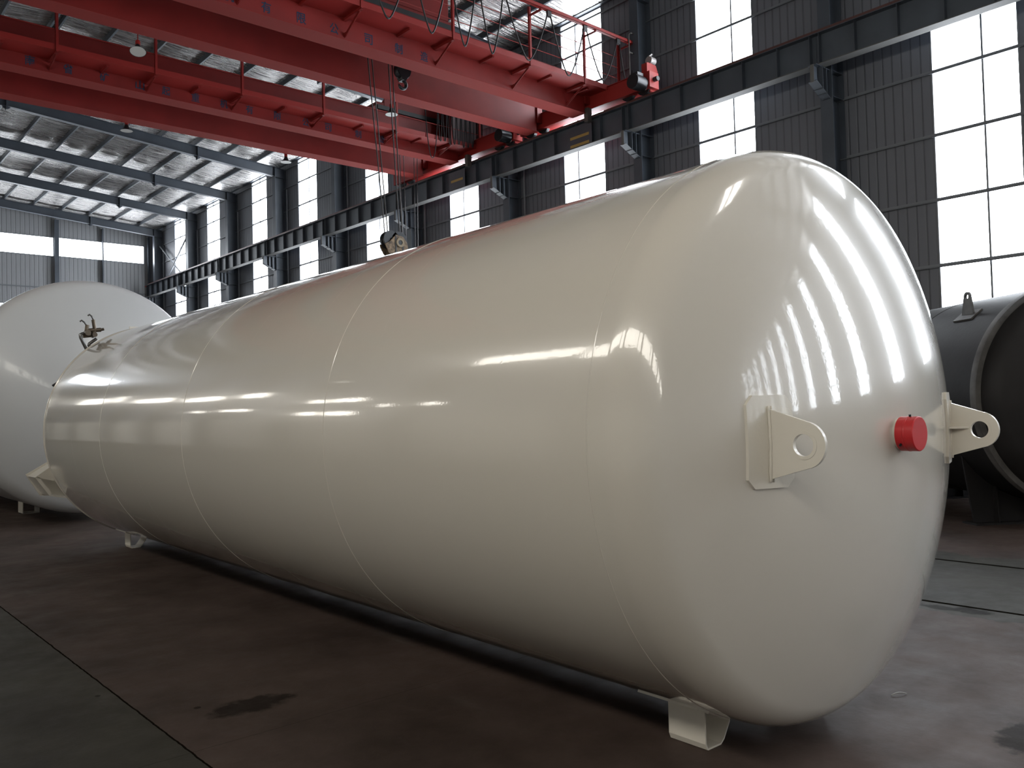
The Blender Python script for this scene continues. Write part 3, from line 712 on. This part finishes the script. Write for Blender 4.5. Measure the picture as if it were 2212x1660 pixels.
def solid_plate(outer, hole, thick, nrm, name, parent, m, bevel=.004):
    """outer: list of 3D pts (planar, convex about the hole), hole: (center, radius, e1, e2)"""
    c, r, e1, e2 = hole; c, e1, e2, nrm = Vector(c), Vector(e1), Vector(e2), Vector(nrm)
    N = 64; ring = []; out = []
    pts = [((Vector(p)-c).dot(e1), (Vector(p)-c).dot(e2)) for p in outer]
    for k in range(N):
        a = 2*pi*k/N; d = (cos(a), sin(a)); best = None
        for (x0, y0), (x1, y1) in zip(pts, pts[1:]+pts[:1]):
            ex, ey = x1-x0, y1-y0; den = d[0]*ey-d[1]*ex
            if abs(den) < 1e-9: continue
            tt = (x0*ey-y0*ex)/den; uu = (x0*d[1]-y0*d[0])/den
            if tt > 0 and -1e-6 <= uu <= 1+1e-6: best = tt if best is None else min(best, tt)
        ring.append((r*d[0], r*d[1])); out.append((best*d[0], best*d[1]))
    # snap nearest samples to the corners
    for q in pts:
        k = min(range(N), key=lambda i: (out[i][0]-q[0])**2+(out[i][1]-q[1])**2); out[k] = q
    mb = MB(); vs = []
    for sgn in (-.5, .5):
        for lst in (out, ring): vs += [c+e1*p[0]+e2*p[1]+nrm*thick*sgn for p in lst]
    fs = []
    for k in range(N):
        l = (k+1) % N
        fs += [(k, l, N+l, N+k), (2*N+l, 2*N+k, 3*N+k, 3*N+l), (l, k, 2*N+k, 2*N+l), (N+k, N+l, 3*N+l, 3*N+k)]
    mb.add(vs, fs); return mb.build(name, m, parent, smooth='auto')

def head_a(s, z):
    """axial coordinate of the near head surface"""
    r = sqrt(s*s+z*z)
    for (r0, z0), (r1, z1) in zip(P[:-1], P[1:]):
        if r0 <= r <= r1: return Y0-(z0+(z1-z0)*(r-r0)/(r1-r0))
    return Y0
def lifting_lug(s0, rib):
    L = MB(); 
    # doubler plate following the head
    g = []; ns, nz = 8, 10
    sg = 1 if s0 > 0 else -1
    def corner(u, v):           # clipped corners
        s = (u-.5)*.235; z = (v-.5)*.405
        lim = .1175-max(0, abs(z)-.165)*.9
        return max(-lim, min(lim, s)), z
    vs = []; fs = []
    for j in range(nz+1):
        for i in range(ns+1):
            ds, z = corner(i/ns, j/nz); s = s0+ds*(1 if sg > 0 else -1)+(-.005*sg)
            vs.append(TP(s, head_a(s, z)-.014, z))
    for j in range(nz+1):
        for i in range(ns+1):
            ds, z = corner(i/ns, j/nz); s = s0+ds*(1 if sg > 0 else -1)+(-.005*sg)
            vs.append(TP(s, head_a(s, z)+.01, z))
    W = ns+1; H_ = nz+1
    for j in range(nz):
        for i in range(ns):
            a = j*W+i; fs.append((a, a+1, a+W+1, a+W)); b = a+W*H_; fs.append((b, b+W, b+W+1, b+1))
    def edge(l):
        for a, b in zip(l[:-1], l[1:]): fs.append((a, b, b+W*H_, a+W*H_))
    edge(list(range(W))); edge([W*H_-1-i for i in range(W)]); edge([i*W for i in range(H_)][::-1]); edge([i*W+W-1 for i in range(H_)])
    MB().add(vs, fs).build('doubler_plate', M['bracket'], T1, smooth='auto', bevel=.003)
    # the lug plate itself, a rounded triangle standing out from the head
    ah = 1.852; rt = .10; out = []
    for q in range(-80, 81, 10):
        a = rad(q); out.append(TP(s0, ah-rt*cos(a), -.012+rt*sin(a)))
    base = [TP(s0, head_a(s0, .15)-.008, .145), TP(s0, head_a(s0, -.16)-.008, -.165)]
    poly = out+[base[0], base[1]]
    solid_plate(poly, (TP(s0, ah, -.012), .047, -AX, (0, 0, 1)), .018, SX, 'lifting_lug', T1, M['bracket'])
    ring = MB().lathe([(.047, -.011), (.062, -.011), (.062, .011), (.047, .011)], TP(s0, ah, -.012), SX, 40, closed=True).build('eye_ring', M['bracket'], T1, smooth='auto')
    # weld bead at the foot of the lug
    mb = MB()
    for sg2 in (-1, 1):
        mb.tube([TP(s0+.011*sg2, head_a(s0, z)-.017, z)+Vector((random.uniform(-.0015, .0015), random.uniform(-.0015, .0015), 0)) for z in [-.165+.33*k/22-.01 for k in range(23)]], .007, 6)
    mb.build('weld_bead', M['bracket'], T1, smooth=True)
    # rib facing the middle of the head
    d = -1 if s0 > 0 else 1
    mb = MB(); mb.prism([TP(s0+.008*d, head_a(s0, 0)-.01, -.006), TP(s0+.085*d, head_a(s0, 0)-.012, -.006), TP(s0+.085*d, head_a(s0, 0)-.03, -.006), TP(s0+.012*d, ah+.055, -.006)], (0, 0, .012)); mb.build('gusset_rib', M['bracket'], T1)
lifting_lug(-.922, True); lifting_lug(.922, True)
# red capped outlet in the middle of the head
a0 = head_a(0, 0)
MB().lathe([(.079, .02), (.079, -.028), (.0, -.028)], TP(0, a0, 0), AX, 48).build('outlet_pipe', M['bracket'], T1, smooth='auto')
CAP = MB().lathe([(.0, -.098), (.081, -.098), (.085, -.094), (.085, -.056), (.0865, -.054), (.0865, -.048), (.085, -.046), (.085, -.012), (.080, -.012), (.080, -.09)], TP(0, a0, 0), AX, 64).build('outlet_cap', M['capred'], T1, smooth='auto')
for ang, dd in ((100, -.06), (215, -.035)):
    a = rad(ang); c_ = TP(.084*cos(a), a0+dd, .084*sin(a)); MB().cyl(c_, c_+(SX*cos(a)+Vector((0, 0, sin(a))))*.012, .006, 8).build('cap_screw', M['dkmetal'], CAP)

# feet: bent channel legs with wear plates
def foot(y0, y1, s, parent, o=TO, sc=1, name='support_foot'):
    """channel open along the axis; s = side -1 left, 1 right"""
    xl, xr = -.56*sc, -.36*sc; th = .009
    pr = [(-.558, -.0), (-.558, -TZ+.035), (-.545, -TZ+.004), (-.535, -TZ), (-.425, -TZ), (-.395, -TZ+.022), (-.342, -TZ+.10), (-.335, -TZ+.18)]
    cl = [(-.558, -TZ+.222)]+pr[1:]
    # inner offset
    inn = []
    n = len(cl)
    for i, (a, b) in enumerate(cl):
        p0 = cl[max(i-1, 0)]; p1 = cl[min(i+1, n-1)]; dx, dz = p1[0]-p0[0], p1[1]-p0[1]; l = sqrt(dx*dx+dz*dz)
        inn.append((a-dz/l*th, b+dx/l*th))
    mb = MB(); vs = []
    sgn = 1 if s < 0 else -1
    for a in (y0, y1):
        for (u, v) in cl+inn: vs.append(TP(u*sgn, a, v))
    m = 2*n; fs = []
    for i in range(n-1):
        fs += [(i, i+1, m+i+1, m+i), (n+i+1, n+i, m+n+i, m+n+i+1), (i, n+i, n+i+1, i+1), (m+i, m+i+1, m+n+i+1, m+n+i)]
    fs += [(0, m, m+n, n), (n-1, 2*n-1, m+2*n-1, m+n-1)]
    mb.add(vs, fs); f = mb.build(name, M['bracket'], T1)
    # wear plate on the shell
    mb = MB(); vs = []; fs = []
    angs = [asin(q*sgn/TR) for q in (-.64, -.56, -.48, -.40, -.30, -.20)]
    for rr in (TR-.002, TR+.010):
        for a in (y0-.09, y1+.14):
            for th_ in angs: vs.append(TP(rr*sin(th_), a, -rr*cos(th_)))
    k = len(angs)
    for i in range(k-1): fs += [(i, i+1, k+i+1, k+i), (2*k+i+1, 2*k+i, 3*k+i, 3*k+i+1), (i, 2*k+i, 2*k+i+1, i+1), (k+i+1, 3*k+i+1, 3*k+i, k+i)]
    fs += [(0, k, 3*k, 2*k), (k-1, 3*k-1, 4*k-1, 2*k-1)]
    mb.add(vs, fs).build('wear_plate', M['bracket'], f)
for s in (-1, 1):
    foot(2.69, 2.93, s, T1); foot(12.40, 12.64, s, T1)

# support legs on the far head (folded channel frames) and the piping
for ang in (325, 90):
    a = rad(ang); d = SX*cos(a)+Vector((0, 0, sin(a))); pd = SX*(-sin(a))+Vector((0, 0, cos(a))); o_ = TO+AX*(Y1-.02)
    r0, r1 = 1.18, 1.50
    mb = MB(); wv = .17
    def Q(r, p, y): return o_+d*r+pd*p+AX*y
    mb.prism([Q(r1, -wv, .02), Q(r1, -wv, .62), Q(r1, wv, .62), Q(r1, wv, .02)], d*.014)
    mb.prism([Q(r0, wv, .02), Q(r0, wv, .62), Q(r1+.014, wv, .62), Q(r1+.014, wv, .02)], pd*.014)
    mb.prism([Q(r0, -wv, .02), Q(r0, -wv, .62), Q(r1+.014, -wv, .62), Q(r1+.014, -wv, .02)], -pd*.014)
    mb.build('support_leg', M['bracket'], T1)
    MB().prism([Q(r0-.1, -wv-.05, .62), Q(r1+.08, -wv-.05, .62), Q(r1+.08, wv+.05, .62), Q(r0-.1, wv+.05, .62)], AX*.02).build('leg_base_plate', M['bracket'], T1)
LA, LB, LC, LD, LE = (2.761, 1.031), (2.939, 1.159), (3.035, .958), (2.941, .762), (3.26, .69)
mb = MB(); dl = .45
def L3(p, y): return Vector((p[0], y, p[1]))
def lwall(p, q, th, y0=13.10, y1=13.10+dl):
    d = Vector((q[0]-p[0], 0, q[1]-p[1])).normalized(); n_ = Vector((-d.z, 0, d.x))*th
    mb.prism([L3(p, y0), L3(q, y0), L3(q, y1), L3(p, y1)], n_)
lwall((3.20, 1.30), LA, .014); lwall(LA, LD, .014); lwall(LD, LE, .014)
mb.prism([L3(LA, 13.09), L3((3.03, 1.22), 13.09), L3(LC, 13.09)], (0, .012, 0))
mb.prism([L3(LA, 13.09), L3(LD, 13.09), L3((LD[0]+.03, LD[1]+.035), 13.09), L3((LA[0]+.06, LA[1]-.005), 13.09)], (0, .012, 0))
mb.build('support_leg', M['bracket'], T1)
MB().prism([L3((LA[0]-.02, LA[1]+.02), 13.10+dl), L3((3.25, 1.35), 13.10+dl), L3((3.4, .70), 13.10+dl), L3((LD[0]-.02, LD[1]-.02), 13.10+dl)], (0, .02, 0)).build('leg_base_plate', M['bracket'], T1)
PX = lambda x, z, y=13.06: Vector((x, y, z))
V = MB(); V.tube([PX(3.47, 2.72), PX(3.43, 2.80), PX(3.35, 2.98), PX(3.345, 3.02), PX(3.37, 3.035), PX(3.42, 3.02)], .022, 10); V.tube([PX(3.50, 2.82), PX(3.455, 2.87), PX(3.46, 2.89), PX(3.55, 2.96), PX(3.56, 2.97)], .022, 8)
PIP = V.build('valve_piping', M['pipe'], T1, smooth=True)
V = MB(); V.cyl(PX(3.38, 3.0), PX(3.52, 3.02), .028, 12); V.cyl(PX(3.44, 3.08), PX(3.62, 3.10), .03, 12); V.cyl(PX(3.42, 3.0), PX(3.44, 3.16), .028, 10); V.cyl(PX(3.54, 3.1), PX(3.52, 3.24), .026, 10)
V.cyl(PX(3.43, 3.04, 12.98), PX(3.43, 3.04, 13.12), .04, 12); V.cyl(PX(3.52, 3.02, 12.98), PX(3.52, 3.02, 13.12), .035, 12); V.cyl(PX(3.62, 3.1), PX(3.66, 3.11), .02, 10); V.cyl(PX(3.49, 2.99), PX(3.54, 3.09), .03, 10)
V.build('valve_body', M['brass'], PIP)
V = MB(); V.tube([PX(3.44, 3.14), PX(3.40, 3.20), PX(3.365, 3.225), PX(3.345, 3.205)], .012, 8); V.tube([PX(3.53, 3.22), PX(3.50, 3.29), PX(3.47, 3.315), PX(3.45, 3.295)], .012, 8); V.build('valve_handle', M['pipe'], PIP, smooth=True)
V = MB(); V.beam(PX(3.345, 2.66), PX(3.43, 2.72), .03, .03); V.beam(PX(2.985, 2.29), PX(3.05, 2.335), .04, .03); V.build('small_bracket', M['black'], T1)

# tank two: satin white tank behind on the left
S2 = 2.098/1.522
T2 = thing('storage_tank', 'white cylindrical tank standing behind the big tank at the left edge', 'tank', (4.397, 22, 0))
O2 = Vector((4.397, 0, 2.098+.13)); A2 = Vector((0, 1, 0))
P2, H2 = head_profile(2.098, 2.965*S2, .26*S2)
prof = [(0, 16.571-H2)]+[(r, 16.571-z) for r, z in P2[1:]]+[(2.098, 16.571+k) for k in range(1, 14)]+[(r, 29.571+z) for r, z in reversed(P2[1:])][1:]+[(0, 29.571+H2)]
MB().lathe(prof, O2, A2, 160).build('tank_body', M['tank2'], T2, smooth=True)
for y in (19.2, 22, 25): torus_ring(O2+A2*y, A2, 2.098, .006, 120).build('weld_seam', M['tank2'], T2, smooth=True)
for s in (-1, 1):
    for y in (18.75, 27.5):
        x0 = 4.397+s*.51; f = MB(); zt2 = O2.z-sqrt(2.098**2-.51**2)
        f.box(x0-.15, x0-.138, y, y+.4, 0, zt2+.05).box(x0+.138, x0+.15, y, y+.4, 0, zt2+.10 if s > 0 else zt2+.05).box(x0-.15, x0+.15, y, y+.4, 0, .012); f.build('support_foot', M['bracket'], T2)
# black marking on its flank
mk = text_mesh([('F', 0)], M['black'], T2, 0, 0, .35, 'marking')
mk.data.transform(Matrix.Translation(Vector(mk['_o'])))
for v in mk.data.vertices:
    u, zz = v.co.x*1.4, v.co.z; ang = rad(28)+zz/2.098
    v.co = Vector((4.397-(2.103)*cos(ang), 17.35-u, O2.z+2.103*sin(ang)))-Vector(T2['_o'])

# brown tank at the right edge
AZ = .60; A3 = Vector((sin(AZ), cos(AZ), 0)); S3 = Vector((cos(AZ), -sin(AZ), 0)); R3 = 1.50; O3 = Vector((13.25, 3.47, 1.80))
T3 = thing('storage_tank', 'dark brown unpainted steel tank standing by the right wall', 'tank', tuple(O3+A3*3-Vector((0, 0, 1.8))))
P3, H3 = head_profile(R3-.03, 2.9, .28)
prof = [(0, -H3+.02)]+[(r, -z+.02) for r, z in P3[1:]]+[(R3, .06)]+[(R3, k*1.0) for k in range(1, 6)]+[(r, 5+z) for r, z in reversed(P3[1:])][1:]+[(0, 5+H3)]
MB().lathe(prof, O3, A3, 128).build('tank_body', M['rust'], T3, smooth='auto')
MB().lathe([(R3-.03, .0), (R3+.045, .0), (R3+.05, .03), (R3+.05, .11), (R3+.01, .12), (R3-.03, .12)], O3, A3, 128, closed=True).build('stiffening_ring', M['rust2'], T3, smooth='auto')
for y in (1.9,): torus_ring(O3+A3*y, A3, R3, .006, 120).build('weld_seam', M['rust'], T3, smooth=True)
def P3p(a, s, z): return O3+A3*a+S3*s+Vector((0, 0, z))
for a in (.75, 3.8):
    mb = MB(); n = 14; outer = [P3p(a, -1.25+2.5*k/n, -sqrt(max(0, (R3+.003)**2-(-1.25+2.5*k/n)**2))) for k in range(n+1)]
    mb.prism(outer+[P3p(a, 1.1, -1.80), P3p(a, -1.1, -1.80)], A3*.03)
    mb.prism([P3p(a-.12, -1.15, -1.80), P3p(a-.12, 1.15, -1.80), P3p(a+.2, 1.15, -1.80), P3p(a+.2, -1.15, -1.80)], (0, 0, .03))
    for s in (-.8, -.3, .3, .8): mb.prism([P3p(a-.1, s, -1.78), P3p(a+.15, s, -1.78), P3p(a+.12, s, -sqrt(R3*R3-s*s)), P3p(a-.06, s, -sqrt(R3*R3-s*s))], S3*.02)
    mb.build('saddle', M['rust'], T3)
# lug on top
lo = O3+A3*1.05+Vector((0, 0, R3)); lo = O3+A3*.94-S3*.93+Vector((0, 0, sqrt(R3*R3-.93**2)))
out = [lo+A3*(.07*cos(rad(q)))+Vector((0, 0, .27+.07*sin(rad(q)))) for q in range(0, 181, 15)]+[lo-A3*.14+Vector((0, 0, -.06)), lo+A3*.14+Vector((0, 0, -.06))]
solid_plate(out, (lo+Vector((0, 0, .27)), .035, A3, (0, 0, 1)), .03, S3, 'lifting_lug', T3, M['rust2'])
MB().prism([P3p(a_, s_, sqrt(R3*R3-s_*s_)-.01) for a_, s_ in ((1.14, -.84), (1.14, -1.02), (.74, -1.02), (.74, -.84))], (-S3*.62+Vector((0, 0, .78)))*.03).build('doubler_plate', M['rust2'], T3)

# bits left on the floor
for i, (x, y, r, lab) in enumerate(((5.11, 2.40, .05, 'short curled bit of pale wire on the floor by the white tank'),)):
    mb = MB().tube([(x+.09*k/6, y-.05*k/6, .006+.012*sin(pi*k/6)) for k in range(7)], .004, 6); tag(mb.build('wire_offcut', M['light'], loc=(x, y, 0)), lab, 'wire')

for o in list(bpy.data.objects):
    if '_o' in o: del o['_o']
